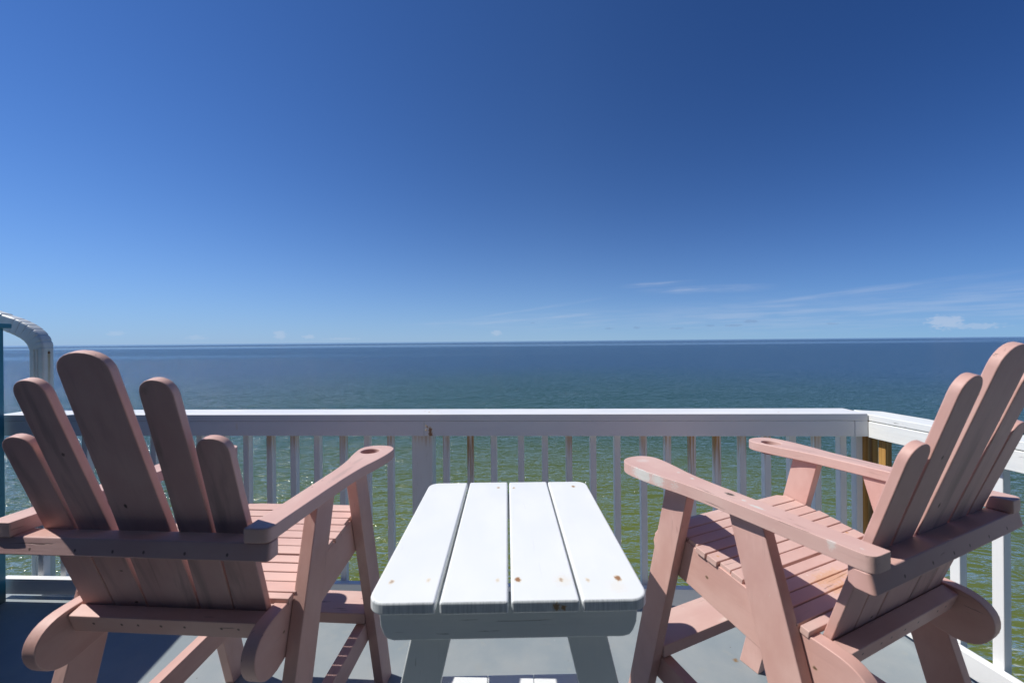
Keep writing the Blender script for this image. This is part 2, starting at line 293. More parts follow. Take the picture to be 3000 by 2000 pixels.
# ------------------------------------------------------------------ mesh helpers
class Mesh:
    """collects boards; every board keeps board-local coordinates in attribute bl"""
    def __init__(s): s.v = []; s.f = []; s.bl = []
    def add(s, verts, faces, local, off=None):
        o = len(s.v); off = off or Vector((random.random()*40, random.random()*40, random.random()*40))
        s.v += [Vector(p) for p in verts]; s.bl += [Vector(q)+off for q in local]
        s.f += [tuple(i+o for i in f) for f in faces]
    def prism(s, poly, frame, t, along='u', holes=None):
        """poly: 2D outline (u,v); frame: (origin, U, V, W) ; extruded 0..t along W. along: grain axis"""
        O, U, V, W = [Vector(q) for q in frame]; n = len(poly)
        vs, lo = [], []
        for k in (0, t):
            for (a, b) in poly:
                vs.append(O+U*a+V*b+W*k); lo.append((a, b, k) if along == 'u' else ((b, a, k) if along == 'v' else (k, a, b)))
        fs = [tuple(range(n))[::-1], tuple(range(n, 2*n))]
        for i in range(n): fs.append((i, (i+1) % n, n+(i+1) % n, n+i))
        s.add(vs, fs, lo)
    def box(s, lo, hi, axis=0):
        x0, y0, z0 = lo; x1, y1, z1 = hi
        vs = [(x, y, z) for z in (z0, z1) for (x, y) in ((x0, y0), (x1, y0), (x1, y1), (x0, y1))]
        fs = [(3, 2, 1, 0), (4, 5, 6, 7), (0, 1, 5, 4), (1, 2, 6, 5), (2, 3, 7, 6), (3, 0, 4, 7)]
        pr = {0: lambda p: (p[0], p[1], p[2]), 1: lambda p: (p[1], p[0], p[2]), 2: lambda p: (p[2], p[0], p[1])}[axis]
        s.add(vs, fs, [pr(p) for p in vs])
    def beam(s, a, b, wv, hv):
        """board from a to b (centres of the ends) with half-extent vectors wv, hv"""
        a, b, wv, hv = Vector(a), Vector(b), Vector(wv), Vector(hv); ln = (b-a).length
        vs, lo = [], []
        for p, l in ((a, 0), (b, ln)):
            for sx_, sy_ in ((-1, -1), (1, -1), (1, 1), (-1, 1)):
                vs.append(p+wv*sx_+hv*sy_); lo.append((l, wv.length*sx_, hv.length*sy_))
        s.add(vs, [(3, 2, 1, 0), (4, 5, 6, 7), (0, 1, 5, 4), (1, 2, 6, 5), (2, 3, 7, 6), (3, 0, 4, 7)], lo)
    def build(s, name, mat, parent=None, bevel=.003, seg=2, wobble=0., loc=None):
        me = bpy.data.meshes.new(name); me.from_pydata([tuple(p) for p in s.v], [], s.f)
        at = me.attributes.new('bl', 'FLOAT_VECTOR', 'POINT')
        at.data.foreach_set('vector', [c for q in s.bl for c in q])
        bm = bmesh.new(); bm.from_mesh(me); bmesh.ops.recalc_face_normals(bm, faces=bm.faces[:])
        bm.to_mesh(me); bm.free()
        for p in me.polygons: p.use_smooth = True
        me.materials.append(mat)
        o = bpy.data.objects.new(name, me); C.objects.link(o)
        if parent: o.parent = parent
        if bevel:
            b = o.modifiers.new('bevel', 'BEVEL'); b.width = bevel; b.segments = seg; b.limit_method = 'ANGLE'; b.angle_limit = R(38); b.harden_normals = True
            b.use_clamp_overlap = True
        return o

def thing(name, label, cat, loc=(0, 0, 0), rot=0., group=None):
    o = bpy.data.objects.new(name, None); C.objects.link(o); o.location = loc; o.rotation_euler = (0, 0, rot)
    o['label'] = label; o['category'] = cat
    if group: o['group'] = group
    o.empty_display_size = .1
    return o

def tag(o, label=None, cat=None, kind=None):
    if label: o['label'] = label
    if cat: o['category'] = cat
    if kind: o['kind'] = kind
    return o

# ------------------------------------------------------------------ sea
def sea():
    M = MT('sea_water'); p = M.pos(); sp_ = M.sep(p); X, Y = sp_[0], sp_[1]
    dist = M.math('SQRT', M.math('ADD', M.math('MULTIPLY', X, X), M.math('MULTIPLY', Y, Y)))
    big = M.noise(M.scale(p, (.012, .03, 1)), 1, 3)
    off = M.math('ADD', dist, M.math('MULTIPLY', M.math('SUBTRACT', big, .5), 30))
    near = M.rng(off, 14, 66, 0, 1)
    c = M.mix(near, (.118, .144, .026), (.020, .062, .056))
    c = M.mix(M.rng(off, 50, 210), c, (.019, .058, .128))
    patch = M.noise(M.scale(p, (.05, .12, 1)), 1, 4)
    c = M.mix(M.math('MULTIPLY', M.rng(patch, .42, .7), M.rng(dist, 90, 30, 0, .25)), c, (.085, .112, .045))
    # surf foam of the shallows at the right
    fx = M.rng(M.math('ABSOLUTE', M.math('SUBTRACT', X, 19.0)), 5.5, 1.5); fy = M.rng(Y, 16.8, 14.6)
    fn = M.noise(M.scale(p, (.7, 1.9, 1)), 1.2, 6, .68, .8)
    foam = M.math('MULTIPLY', M.math('MULTIPLY', fx, fy), M.rng(fn, .55, .64))
    sp2 = M.math('MULTIPLY', M.rng(M.noise(M.scale(p, (1.6, 4.2, 1)), 1.3, 5, .7), .76, .80), M.rng(dist, 30, 17, 0, .7))
    foam = M.math('MAXIMUM', foam, sp2)
    c = M.mix(M.math('MULTIPLY', foam, .8), c, (.55, .60, .58))
    # wind waves: several crossing trains, crests roughly parallel to the view's horizontal
    def train(ang_, s, d, rough=.55, asp=.6):
        n = M.n.new('ShaderNodeMapping'); n.inputs['Rotation'].default_value = (0, 0, ang_); n.inputs['Scale'].default_value = (s*asp, s, 1); M.put(n.inputs['Vector'], p)
        return M.noise(n.outputs[0], 1, d, rough, .35)
    def ridge(v): return M.math('POWER', M.math('SUBTRACT', 1.0, M.math('ABSOLUTE', M.math('SUBTRACT', M.math('MULTIPLY', v, 2.0), 1.0))), 2.2)
    h = M.math('MULTIPLY', ridge(train(R(12), .80, 3, .5, .42)), .34)
    h = M.math('ADD', h, M.math('MULTIPLY', ridge(train(R(-10), 1.7, 3, .5, .5)), .16))
    h = M.math('ADD', h, M.math('MULTIPLY', train(R(4), .24, 3, .6, .45), 1.35))
    h = M.math('ADD', h, M.math('MULTIPLY', train(R(-6), .07, 4, .6, .45), 2.6))
    h = M.math('ADD', h, M.math('MULTIPLY', train(R(20), 3.6, 2, .5), .028))
    # calmer slicks far out
    slick = M.noise(M.scale(p, (.00022, .0016, 1)), 1, 2)
    st = M.math('MULTIPLY', M.rng(slick, .62, .50, .35, 1), 1.0)
    b = M.n.new('ShaderNodeBump'); b.inputs['Distance'].default_value = 1.0
    if 'Filter Width' in b.inputs: b.inputs['Filter Width'].default_value = .1
    M.put(b.inputs['Height'], h)
    wob = M.math('MULTIPLY', M.noise(M.scale(p, (.0006, .0006, 1)), 1, 2), 260)
    dd = M.math('ADD', Y, wob); calm = None
    for a_, b_, c_, d_ in ((1480, 1520, 1640, 1700), (4300, 4500, 4800, 5000)):
        q = M.math('MULTIPLY', M.rng(dd, a_, b_), M.rng(dd, d_, c_)); calm = q if calm is None else M.math('MAXIMUM', calm, q)
    calm = M.math('MULTIPLY', calm, M.rng(M.math('DIVIDE', X, Y), .25, -.35))
    st = M.math('MULTIPLY', st, M.math('SUBTRACT', 1.0, M.math('MULTIPLY', calm, .90)))
    st = M.math('MULTIPLY', st, M.rng(dist, 1800, 9000, 1.0, .3))
    M.put(b.inputs['Strength'], st)
    # light coming back out of the water body is even; only the mirror of the sky follows the ripples
    M.n.remove(M.b); df = M.n.new('ShaderNodeBsdfDiffuse'); gl = M.n.new('ShaderNodeBsdfGlossy'); fr_ = M.n.new('ShaderNodeFresnel'); mxs = M.n.new('ShaderNodeMixShader')
    M.put(df.inputs['Color'], c); fr_.inputs['IOR'].default_value = 1.29
    M.l.new(b.outputs[0], gl.inputs['Normal']); M.l.new(b.outputs[0], fr_.inputs['Normal'])
    M.put(gl.inputs['Roughness'], M.math('MULTIPLY', M.rng(dist, 30, 1500, .10, .13, False), M.math('SUBTRACT', 1.0, M.math('MULTIPLY', calm, .8))))
    gl.inputs['Color'].default_value = (.92, .92, .92, 1)
    M.l.new(fr_.outputs[0], mxs.inputs[0]); M.l.new(df.outputs[0], mxs.inputs[1]); M.l.new(gl.outputs[0], mxs.inputs[2]); M.l.new(mxs.outputs[0], M.out.inputs[0])
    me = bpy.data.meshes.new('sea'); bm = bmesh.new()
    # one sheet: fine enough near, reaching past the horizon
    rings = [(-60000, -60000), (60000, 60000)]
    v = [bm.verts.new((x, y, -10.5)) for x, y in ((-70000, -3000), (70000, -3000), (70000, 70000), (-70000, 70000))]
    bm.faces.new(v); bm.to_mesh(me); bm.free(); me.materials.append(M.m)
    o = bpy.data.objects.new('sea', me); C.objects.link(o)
    tag(o, 'calm rippled sea, green close in and deep blue out to the horizon', kind='structure')
sea()

# ------------------------------------------------------------------ deck
WD = Vector((.15, -1, 0)).normalized()       # direction of the side walls, towards the camera
def front_y(x, off=0.): return 2.135 - .040*x + off
SDIR = Vector((-.13, 1, 0)).normalized()     # side railing direction, away from the camera
SN = Vector((1, .13, 0)).normalized()        # outward normal of the side railing
SP = Vector((1.858, 2.061, 0))               # inner corner of the cap
def side_pt(y, off): # point on the side line at distance off outwards
    q = SP + SN*off; k = (y-q.y)/SDIR.y; return q + SDIR*k

def deck():
    M = MT('deck_coating'); p = M.pos()
    n1 = M.noise(p, 2.2, 5, .6); n2 = M.noise(p, 350, 2); n3 = M.noise(p, 14, 4, .6)
    c = M.mix(M.rng(n1, .35, .7), (.235, .28, .305), (.305, .335, .345))
    c = M.mix(M.math('MULTIPLY', M.rng(n3, .55, .75), .35), c, (.33, .335, .31))
    c = M.mix(M.math('MULTIPLY', M.rng(n2, .62, .75), .35), c, (.42, .46, .47))
    sp1 = M.rng(M.vor(p, 26), .055, .03); selx = M.rng(M.noise(p, 3.1, 2), .55, .62)
    c = M.mix(M.math('MULTIPLY', M.math('MULTIPLY', sp1, selx), .8), c, (.75, .75, .70))
    sp2 = M.rng(M.vor(M.scale(p, (1, 1, 1), (3.3, 7.1, 0)), 9), .035, .02)
    c = M.mix(M.math('MULTIPLY', sp2, .7), c, (.10, .09, .07))
    # one rusty spot between the right chair's legs
    sx_ = M.sep(p); d = M.math('SQRT', M.math('ADD', M.math('POWER', M.math('ABSOLUTE', M.math('SUBTRACT', sx_[0], .998)), 2), M.math('POWER', M.math('ABSOLUTE', M.math('SUBTRACT', sx_[1], 1.78)), 2)))
    d = M.math('ADD', d, M.math('MULTIPLY', M.math('SUBTRACT', M.noise(p, 90, 3), .5), .02))
    c = M.mix(M.rng(d, .016, .002, 0, .9), c, (.22, .13, .04))
    M.put(M.b.inputs['Base Color'], c); M.put(M.b.inputs['Roughness'], .55)
    M.put(M.b.inputs['Normal'], M.bump(M.math('ADD', n2, M.math('MULTIPLY', n3, .6)), .35, .0012))
    ms = Mesh()
    a = Vector((-3.05, front_y(-3.05, .10), 0)); b = side_pt(front_y(1.9, .10), .075)
    c_ = side_pt(-.56, .075); d_ = Vector((-3.05+.15*2.8, -.56, 0))
    poly = [(d_.x, d_.y), (c_.x, c_.y), (b.x, front_y(b.x, .10)), (a.x, a.y)]
    ms.prism(poly, ((0, 0, -.28), (1, 0, 0), (0, 1, 0), (0, 0, 1)), .28)
    o = ms.build('deck_floor', M.m, bevel=.004)
    tag(o, 'grey coated balcony floor', kind='structure')
deck()

# ------------------------------------------------------------------ front railing
def fbox(ms, x0, x1, o0, o1, z0, z1, axis='h'):
    """box following the slightly turned front railing; o = offset behind the cap's inner edge"""
    U = Vector((1, -.040, 0)).normalized(); V = Vector((.040, 1, 0)).normalized()
    O = Vector((0, 2.135, 0))
    vs = []; lo = []
    for z in (z0, z1):
        for (x, o) in ((x0, o0), (x1, o0), (x1, o1), (x0, o1)):
            vs.append(O+U*x+V*o+Vector((0, 0, z))); lo.append((x, o, z) if axis == 'h' else (z, x, o))
    ms.add(vs, [(3, 2, 1, 0), (4, 5, 6, 7), (0, 1, 5, 4), (1, 2, 6, 5), (2, 3, 7, 6), (3, 0, 4, 7)], lo)

def spot_paint(spots, name, base): return stained(base, name, spots)
def base_fascia(name): return painted_wood(name, WHT, (.80, .81, .82), (.55, .50, .40), wear=.12, grain=.35, rough=.42, crack=.15, knot=.08, crackcol=(.25, .24, .24))
RTOP = 1.055; CAPB = 1.017; FB = .935
fr = thing('railing', 'long white wooden railing in front of the sea, from the blue wall to the corner', 'railing', (-.5, 2.16, 0))
def parent_keep(o, par): o.parent = par; o.matrix_parent_inverse = Matrix.Translation(-Vector(par.location)) if par.rotation_euler.z == 0 else par.matrix_world.inverted()
def base_cap(name): return painted_wood(name, (.72, .74, .76), (.75, .765, .78), (.55, .50, .40), wear=.2, grain=.5, rough=.45, crack=.2, knot=.1, crackcol=(.25, .24, .24))
cap_m = stained(base_cap, 'white_cap_paint', [(-.47, 2.22, RTOP, .010, .012, .02, .9), (-.50, 2.245, RTOP, .012, .008, .02, .8), (-.43, 2.26, RTOP, .014, .006, .02, .9), (-.395, 2.19, RTOP, .006, .004, .02, .8),
     (.68, 2.16, RTOP, .008, .005, .02, .5), (1.43, 2.12, RTOP, .010, .006, .02, .9), (1.86, 2.15, RTOP, .05, .012, .03, .6), (-1.45, 2.23, RTOP, .010, .006, .02, .5)])
ms = Mesh(); fbox(ms, -2.95, 1.86, 0, .165, CAPB, RTOP); o = ms.build('cap_rail', cap_m, None, .004); parent_keep(o, fr)
fas_m = stained(base_fascia, 'white_fascia_paint', [(-.452, 2.15, .968, .015, .08, .026, 1.3), (-.450, 2.15, .945, .017, .08, .030, 1.3), (-.468, 2.15, .985, .010, .05, .010, .8), (-1.03, 2.17, .975, .003, .05, .004, .5), (-1.54, 2.19, .985, .010, .05, .03, .25)])
ms = Mesh(); fbox(ms, -2.95, -.487, .001, .038, FB, CAPB-.0006); fbox(ms, -.4862, 1.795, .002, .038, FB, CAPB-.0006); fbox(ms, 1.7962, 1.861, .0005, .038, FB-.001, CAPB-.0006); o = ms.build('top_rail', fas_m, None, .002); parent_keep(o, fr)
ms = Mesh(); fbox(ms, -2.95, 1.90, 0.004, .038, .028, .117); o = ms.build('bottom_rail', m_white, None, .003); parent_keep(o, fr)
ms = Mesh(); fbox(ms, -.566, -.452, .040, .130, .00, CAPB-.001, 'v'); o = ms.build('post', m_rust0, None, .003); parent_keep(o, fr); o['label'] = 'wide square post with faint rust runs'
for dx, dz in ((-.474, .992), (-.474, .968)):
    bm = bmesh.new(); bmesh.ops.create_uvsphere(bm, u_segments=12, v_segments=8, radius=.0048); me = bpy.data.meshes.new('nail_head'); bm.to_mesh(me); bm.free(); me.materials.append(m_brass)
    o = bpy.data.objects.new('nail_head', me); C.objects.link(o); o.location = (dx, front_y(dx)-.001, dz); parent_keep(o, fr)
xs = []
x = -1.536
for k in (-1.536, -1.400, -1.262, -1.126, -.979, -.839, -.707, -.392, -.256, -.125, .026): xs.append(k)
x = -1.536-.137
while x > -2.86: xs.append(x); x -= .137
for k in (.158, .290, .422, .553): xs.append(k)
for k in (.684, .812, .942, 1.073, 1.204, 1.332, 1.462, 1.59, 1.719, 1.800): xs.append(k*1.0175)
for k in sorted(xs):
    ms = Mesh(); fbox(ms, k, k+.034, .040, .076, .020, CAPB-.001, 'v')
    mat = m_white
    if any(abs(k-q) < .02 for q in (-.256, 1.073*1.0175, .942*1.0175)): mat = m_rust2
    elif any(abs(k-q) < .02 for q in (-1.40, -1.262, -.392, -.707, .290, .684*1.0175, .812*1.0175, 1.332*1.0175, 1.204*1.0175, 1.59*1.0175, -.979)): mat = m_rust1
    o = ms.build('baluster', mat, None, .0035); parent_keep(o, fr)
    if mat is m_rust2: o['label'] = 'baluster with a long brown rust streak'
ms = Mesh(); fbox(ms, 1.863, 1.894, .040, .072, .02, CAPB-.001, 'v'); o = ms.build('baluster', m_wood, None, .003); parent_keep(o, fr); o['label'] = 'stained brown baluster at the corner'
ms = Mesh(); fbox(ms, 1.917, 1.950, .045, .078, .02, CAPB-.001, 'v'); o = ms.build('baluster', m_wood, None, .003); parent_keep(o, fr); o['label'] = 'stained brown corner baluster'

# ------------------------------------------------------------------ side railing
sr = thing('railing', 'white wooden side railing behind the right pink chair, running back from the corner', 'railing', (1.95, 1.0, 0))
def sbox(ms, y0, y1, o0, o1, z0, z1, axis='h'):
    p0, p1 = side_pt(y0, 0), side_pt(y1, 0)
    vs = []; lo = []; ln = (p1-p0).length
    for z in (z0, z1):
        for (p_, o_, l_) in ((p0, o0, 0), (p0, o1, 0), (p1, o1, ln), (p1, o0, ln)):
            vs.append(p_+SN*o_+Vector((0, 0, z))); lo.append((l_, o_, z) if axis == 'h' else (z, l_, o_))
    ms.add(vs, [(3, 2, 1, 0), (4, 5, 6, 7), (0, 1, 5, 4), (1, 2, 6, 5), (2, 3, 7, 6), (3, 0, 4, 7)], lo)
ms = Mesh()
# cap: butts the front cap on a slightly open joint
q0 = side_pt(-.33, 0); q1 = side_pt(-.33, .16)
e0 = Vector((1.864, front_y(1.864)-.004, 0)); 
Uf = Vector((1, -.040, 0)).normalized(); Vf = Vector((.040, 1, 0)).normalized(); Of = Vector((0, 2.135, 0))
c0 = Of+Uf*1.865; c1_ = Of+Uf*1.865+Vf*.162
r1 = side_pt(2.14, .16)
poly = [(q0.x, q0.y), (q1.x, q1.y), (r1.x, r1.y), (c1_.x+.035, c1_.y-.02), (c0.x, c0.y)]
ms.prism(poly, ((0, 0, CAPB-.001), (1, 0, 0), (0, 1, 0), (0, 0, 1)), RTOP-CAPB-.004, along='v')
o = ms.build('cap_rail', m_rough_white, None, .004); parent_keep(o, sr)
ms = Mesh(); sbox(ms, -.33, 2.0640, .0030, .038, FB-.006, CAPB-.004); o = ms.build('top_rail', m_rough_white, None, .004); parent_keep(o, sr)
ms = Mesh(); sbox(ms, -.33, 2.10, .0, .038, .022, .115); o = ms.build('bottom_rail', m_white, None, .003); parent_keep(o, sr)
y = 1.590+.139*3
first = True
while y > -.3:
    if first: y_ = 2.026
    else: y_ = y
    ms = Mesh(); sbox(ms, y_-.018, y_+.018, .040, .078, .03, CAPB-.003, 'v')
    o = ms.build('baluster', m_wood if first else m_white, None, .003); parent_keep(o, sr)
    if first: o['label'] = 'stained brown baluster lit by the sun'
    first = False; y -= .139

# ------------------------------------------------------------------ blue wall and downspout
wl = thing('wall', 'blue painted side wall at the left edge of the balcony', 'wall', (-2.9, 1.0, 0))
M = MT('blue_paint'); p = M.pos(); n1 = M.noise(p, 9, 4); foot_dark = M.rng(M.sep(p)[2], .10, 0.0)
c = M.mix(M.rng(n1, .3, .7), (.02, .17, .25), (.03, .20, .28)); c = M.mix(M.math('MULTIPLY', foot_dark, .8), c, (.03, .03, .025)); M.put(M.b.inputs['Base Color'], c)  # blue turns near black towards the foot
M.put(M.b.inputs['Roughness'], .45); M.put(M.b.inputs['Normal'], M.bump(M.noise(p, 120, 3), .3, .002)); m_blue = M.m
W0 = Vector((-2.884, 2.235, 0)); WN = Vector((-1, -.15, 0)).normalized()
W1 = W0+WD*2.74
ms = Mesh(); poly = [(W0.x, W0.y), (W0.x+WN.x*.2, W0.y+WN.y*.2), (W1.x+WN.x*.2, W1.y+WN.y*.2), (W1.x, W1.y)]
ms.prism(poly, ((0, 0, 0), (1, 0, 0), (0, 1, 0), (0, 0, 1)), 1.548, along='w'); o = ms.build('wall_panel', m_blue, None, .003); parent_keep(o, wl)
ms = Mesh(); A = W0-WD*.02-WN*.022; B = W1-WN*.022
poly = [(A.x, A.y), (A.x+WN.x*.27, A.y+WN.y*.27), (B.x+WN.x*.27, B.y+WN.y*.27), (B.x, B.y)]
ms.prism(poly, ((0, 0, 1.549), (1, 0, 0), (0, 1, 0), (0, 0, 1)), .026, along='u'); o = ms.build('coping', m_blue, None, .003); parent_keep(o, wl)

ds = thing('downspout', 'white metal rain downspout with a pleated elbow beside the blue wall', 'downspout', (-2.9025, 2.43, 0))
def spout():
    M = MT('white_metal'); p = M.pos(); s = M.sep(p)
    n = M.noise(p, 12, 4); c = M.mix(M.rng(n, .3, .7), (.60, .64, .63), (.66, .69, .68))
    dx = M.math('ADD', M.math('ABSOLUTE', M.math('SUBTRACT', M.math('ADD', s[1], M.math('MULTIPLY', M.noise(p, 60, 2), .008)), 2.434)), M.rng(s[0], -2.863, -2.868, 0, .1)); run = M.math('MULTIPLY', M.rng(dx, .011, .001), M.rng(s[2], 1.05, 1.41, .1, .8))
    run = M.math('MULTIPLY', run, M.rng(s[2], 1.424, 1.412))
    c = M.mix(run, c, (.33, .25, .09))
    M.put(M.b.inputs['Base Color'], c); M.put(M.b.inputs['Roughness'], .4); return M.m
m_sp = spout()
# sloping pipe > elbow > straight pipe; rounded-rectangle section swept along the path
def sect(hw, hd, ribs=False):
    pts = []; r = .012
    for cx, cy, a0 in ((hw-r, hd-r, 0), (-hw+r, hd-r, 90), (-hw+r, -hd+r, 180), (hw-r, -hd+r, 270)):
        for k in range(5): a = R(a0+k*22.5); pts.append((cx+r*math.cos(a), cy+r*math.sin(a)))
    if ribs:   # pressed ribs on the face towards the balcony (negative d side)
        pts2 = [p_ for p_ in pts if not (p_[1] < -hd+1e-6)]
        i = pts.index(min(pts, key=lambda q: (q[1], q[0])))
        out = []
        for p_ in pts:
            out.append(p_)
            if abs(p_[1]+hd) < 1e-5 and p_[0] < 0 and abs(p_[0]-(-hw+r)) < 1e-5:
                for a, b in ((.018, 0), (.022, .006), (.028, .006), (.032, 0), (.036, 0), (.040, .006), (.046, .006), (.050, 0)):
                    out.append((-hw+r+a*1.0, -hd+b))
        pts = out
    return pts
def _base_hw(i): return _lerp(i//5+(0, .45, .86, .91, .955)[i % 5])[2] if i < 5*(len(stations)-1) else ws[i]
def sweep(name, path, ws, hd, mat, pleat=False, ribs=False):
    bm = bmesh.new(); rings = []
    for i, (c_, hw) in enumerate(zip(path, ws)):
        a = path[max(0, i-1)]; b = path[min(len(path)-1, i+1)]; T = (Vector(b)-Vector(a)).normalized()
        U = T.cross(Vector((0, 1, 0))).normalized(); k = 1.0
        if U.x < 0: U = -U
        ring = [bm.verts.new(Vector(c_)+U*(q[0])+Vector((0, 1, 0))*q[1]) for q in sect(hw, hd if not pleat else hd+(hw-_base_hw(i)), ribs)]
        rings.append(ring)
    for r0, r1_ in zip(rings, rings[1:]):
        n = len(r0)
        for j in range(n): bm.faces.new((r0[j], r0[(j+1) % n], r1_[(j+1) % n], r1_[j]))
    bm.faces.new(rings[0]); bm.faces.new(rings[-1]); bmesh.ops.recalc_face_normals(bm, faces=bm.faces[:])
    me = bpy.data.meshes.new(name); bm.to_mesh(me); bm.free()
    me.materials.append(mat); o = bpy.data.objects.new(name, me); C.objects.link(o); parent_keep(o, ds)
    return o
sweep('sloping_pipe', [(-4.3, 2.43, 1.975), (-3.13, 2.43, 1.600)], [.048, .048], .0335, m_sp)
# elbow with real pleats: alternate stations step in by a few mm
path = []; ws = []
import itertools
stations = [(-3.145, 2.43, 1.603, .046), (-3.085, 2.43, 1.583, .047), (-3.045, 2.43, 1.568, .048), (-3.010, 2.43, 1.552, .048), (-2.975, 2.43, 1.533, .048), (-2.945, 2.43, 1.510, .048), (-2.922, 2.43, 1.484, .048), (-2.908, 2.43, 1.457, .0475), (-2.9025, 2.43, 1.430, .0465)]
stations = [(a_, c_, d_) for a_, b_, c_, d_ in stations]
def _lerp(f):
    k = min(int(f), len(stations)-2); q = f-k; a, b = stations[k], stations[k+1]
    return [a[i_]+(b[i_]-a[i_])*q for i_ in range(3)]
for i in range(len(stations)-1):
    for f, d in ((0, 0), (.45, .0006), (.86, .0), (.91, -.0022), (.955, -.0022)):
        x_, z_, h_ = _lerp(i+f); path.append((x_, 2.43, z_)); ws.append(h_+(d if i else 0))
x_, z_, h_ = stations[-1]; path += [(x_, 2.43, z_), (x_, 2.43, z_-.005)]; ws += [h_, h_]
sweep('elbow', path, ws, .0315, m_sp, pleat=True)
sweep('straight_pipe', [(-2.9025, 2.43, 1.428), (-2.9025, 2.43, -9.0)], [.0455, .0455], .030, m_sp, ribs=True)
bm = bmesh.new(); bmesh.ops.create_uvsphere(bm, u_segments=12, v_segments=8, radius=.0065); me = bpy.data.meshes.new('screw'); bm.to_mesh(me); bm.free(); me.materials.append(m_rustmetal)
o = bpy.data.objects.new('screw', me); C.objects.link(o); o.location = (-2.857, 2.430, 1.404); parent_keep(o, ds)

# ------------------------------------------------------------------ unseen front added behind the viewer to block sky light
hs = thing('added_house', 'unseen blue front with a glass door, added behind the viewer to block sky light', 'added_house', (0, -.35, 0))
M = MT('added_house_boards'); p = M.pos(); z_ = M.sep(p)[2]
lap = M.math('FRACT', M.math('MULTIPLY', z_, 6.5)); c = M.mix(M.rng(M.noise(p, 5, 4), .3, .7), (.03, .085, .12), (.045, .11, .15))
M.put(M.b.inputs['Base Color'], c); M.put(M.b.inputs['Roughness'], .6); M.put(M.b.inputs['Normal'], M.bump(lap, .6, .012)); m_added_house = M.m
M = MT('added_dark_glass'); M.put(M.b.inputs['Base Color'], (.02, .025, .03)); M.put(M.b.inputs['Roughness'], .05); m_glass = M.m
ms = Mesh()
ms.box((-2.46, -.55, 0), (-.95, -.35, 5.2)); ms.box((.95, -.55, 0), (2.22, -.35, 5.2)); ms.box((-.95, -.55, 2.15), (.95, -.35, 5.2))
o = ms.build('wall', m_added_house, None, 0); parent_keep(o, hs)  # wall of the added sky-light blocker
ms = Mesh(); ms.box((-2.44, -.349, 2.62), (2.20, -.02, 2.70)); o = ms.build('blocker_eave', m_white, None, .004); parent_keep(o, hs)  # overhang added to cut the high sky behind the viewer
ms = Mesh(); ms.box((-.90, -.46, .03), (.90, -.45, 2.10)); o = ms.build('added_door_glass', m_glass, None, 0); parent_keep(o, hs)  # door belongs to the added front, out of view
ms = Mesh(); ms.box((-.949, -.50, 2.101), (.949, -.40, 2.149)); ms.box((-.949, -.50, 0.003), (-.901, -.40, 2.10), 2); ms.box((.901, -.50, 0.003), (.949, -.40, 2.10), 2); ms.box((-.03, -.50, .034), (.03, -.40, 2.10), 2); ms.box((-.90, -.50, 0.003), (.90, -.40, .03))
o = ms.build('added_door_frame', m_white, None, .003); parent_keep(o, hs)

# ------------------------------------------------------------------ table
tb = thing('side_table', 'white wooden side table with a slatted top, between the two pink chairs', 'table', TX, TROT)
def rounded(x0, y0, x1, y1, r, which=(1, 1, 1, 1), n=6):
    pts = []
    for (cx, cy, a0, w_) in ((x1-r, y1-r, 0, which[0]), (x0+r, y1-r, 90, which[1]), (x0+r, y0+r, 180, which[2]), (x1-r, y0+r, 270, which[3])):
        if w_:
            for k in range(n+1): a = R(a0+90*k/n); pts.append((cx+r*math.cos(a), cy+r*math.sin(a)))
        else: pts.append((x1 if a0 in (0, 270) else x0, y1 if a0 in (0, 90) else y0))
    return pts
ms = Mesh(); bw = .14225; gaps = (0, .009, .015, .020)
for k in range(4):
    wh = (0, 1, 1, 0) if k == 0 else ((1, 0, 0, 1) if k == 3 else (0, 0, 0, 0))
    x0 = -.2945+k*bw+gaps[k]
    lo_, hi_ = -.3435+random.uniform(-.0015, .0015), .3435+random.uniform(-.002, .002)
    ms.prism(rounded(x0, lo_, x0+bw, hi_, .038, wh), ((0, 0, .888), (1, 0, 0), (0, 1, 0), (0, 0, 1)), .027-random.random()*.0008, along='v')
tt = ms.build('tabletop', m_table_top, tb, .0055, 3); tt.data.materials.append(m_table_end)
for p_ in tt.data.polygons:
    if abs(p_.normal.y) > .75: p_.material_index = 1      # worn end grain
for s_ in (-1, 1):
    ms = Mesh()   # apron boards under both ends, lower corners rounded, ends cut slightly inwards
    pts = [(-.281, .8874), (.281, .8874), (.277, .84), (.270, .822), (.262, .812), (.248, .808), (-.248, .808), (-.262, .812), (-.270, .822), (-.277, .84)]
    yo = -.305 if s_ < 0 else .267
    ms.prism(pts, ((0, yo, 0), (1, 0, 0), (0, 0, 1), (0, 1, 0)), .038); ms.build('apron', m_table, tb, .003)
    for sx_ in (-1, 1):
        ms = Mesh(); W = .0455   # splayed leg
        def lx(z): return sx_*(.152+(.887-z)*.235)
        y0 = -.2665 if s_ < 0 else .2285
        ms.prism([(lx(.8872)-W, .8872), (lx(.8872)+W, .8872), (lx(0)+W, 0), (lx(0)-W, 0)], ((0, y0, 0), (1, 0, 0), (0, 0, 1), (0, 1, 0)), .038, along='v')
        ms.build('leg', m_table, tb, .003)
    ms = Mesh(); yb = -.228 if s_ < 0 else .190
    ms.prism([(-.262, .260), (.262, .260), (.283, .172), (-.283, .172)], ((0, yb, 0), (1, 0, 0), (0, 0, 1), (0, 1, 0)), .037); ms.build('crossbar', m_table, tb, .003)
ms = Mesh()
for k in range(3):
    ms.box((-.235+k*.160, -.228, .2606), (-.235+k*.160+.1585, .227, .2806), 1)
ms.build('shelf', m_table_top, tb, .003)

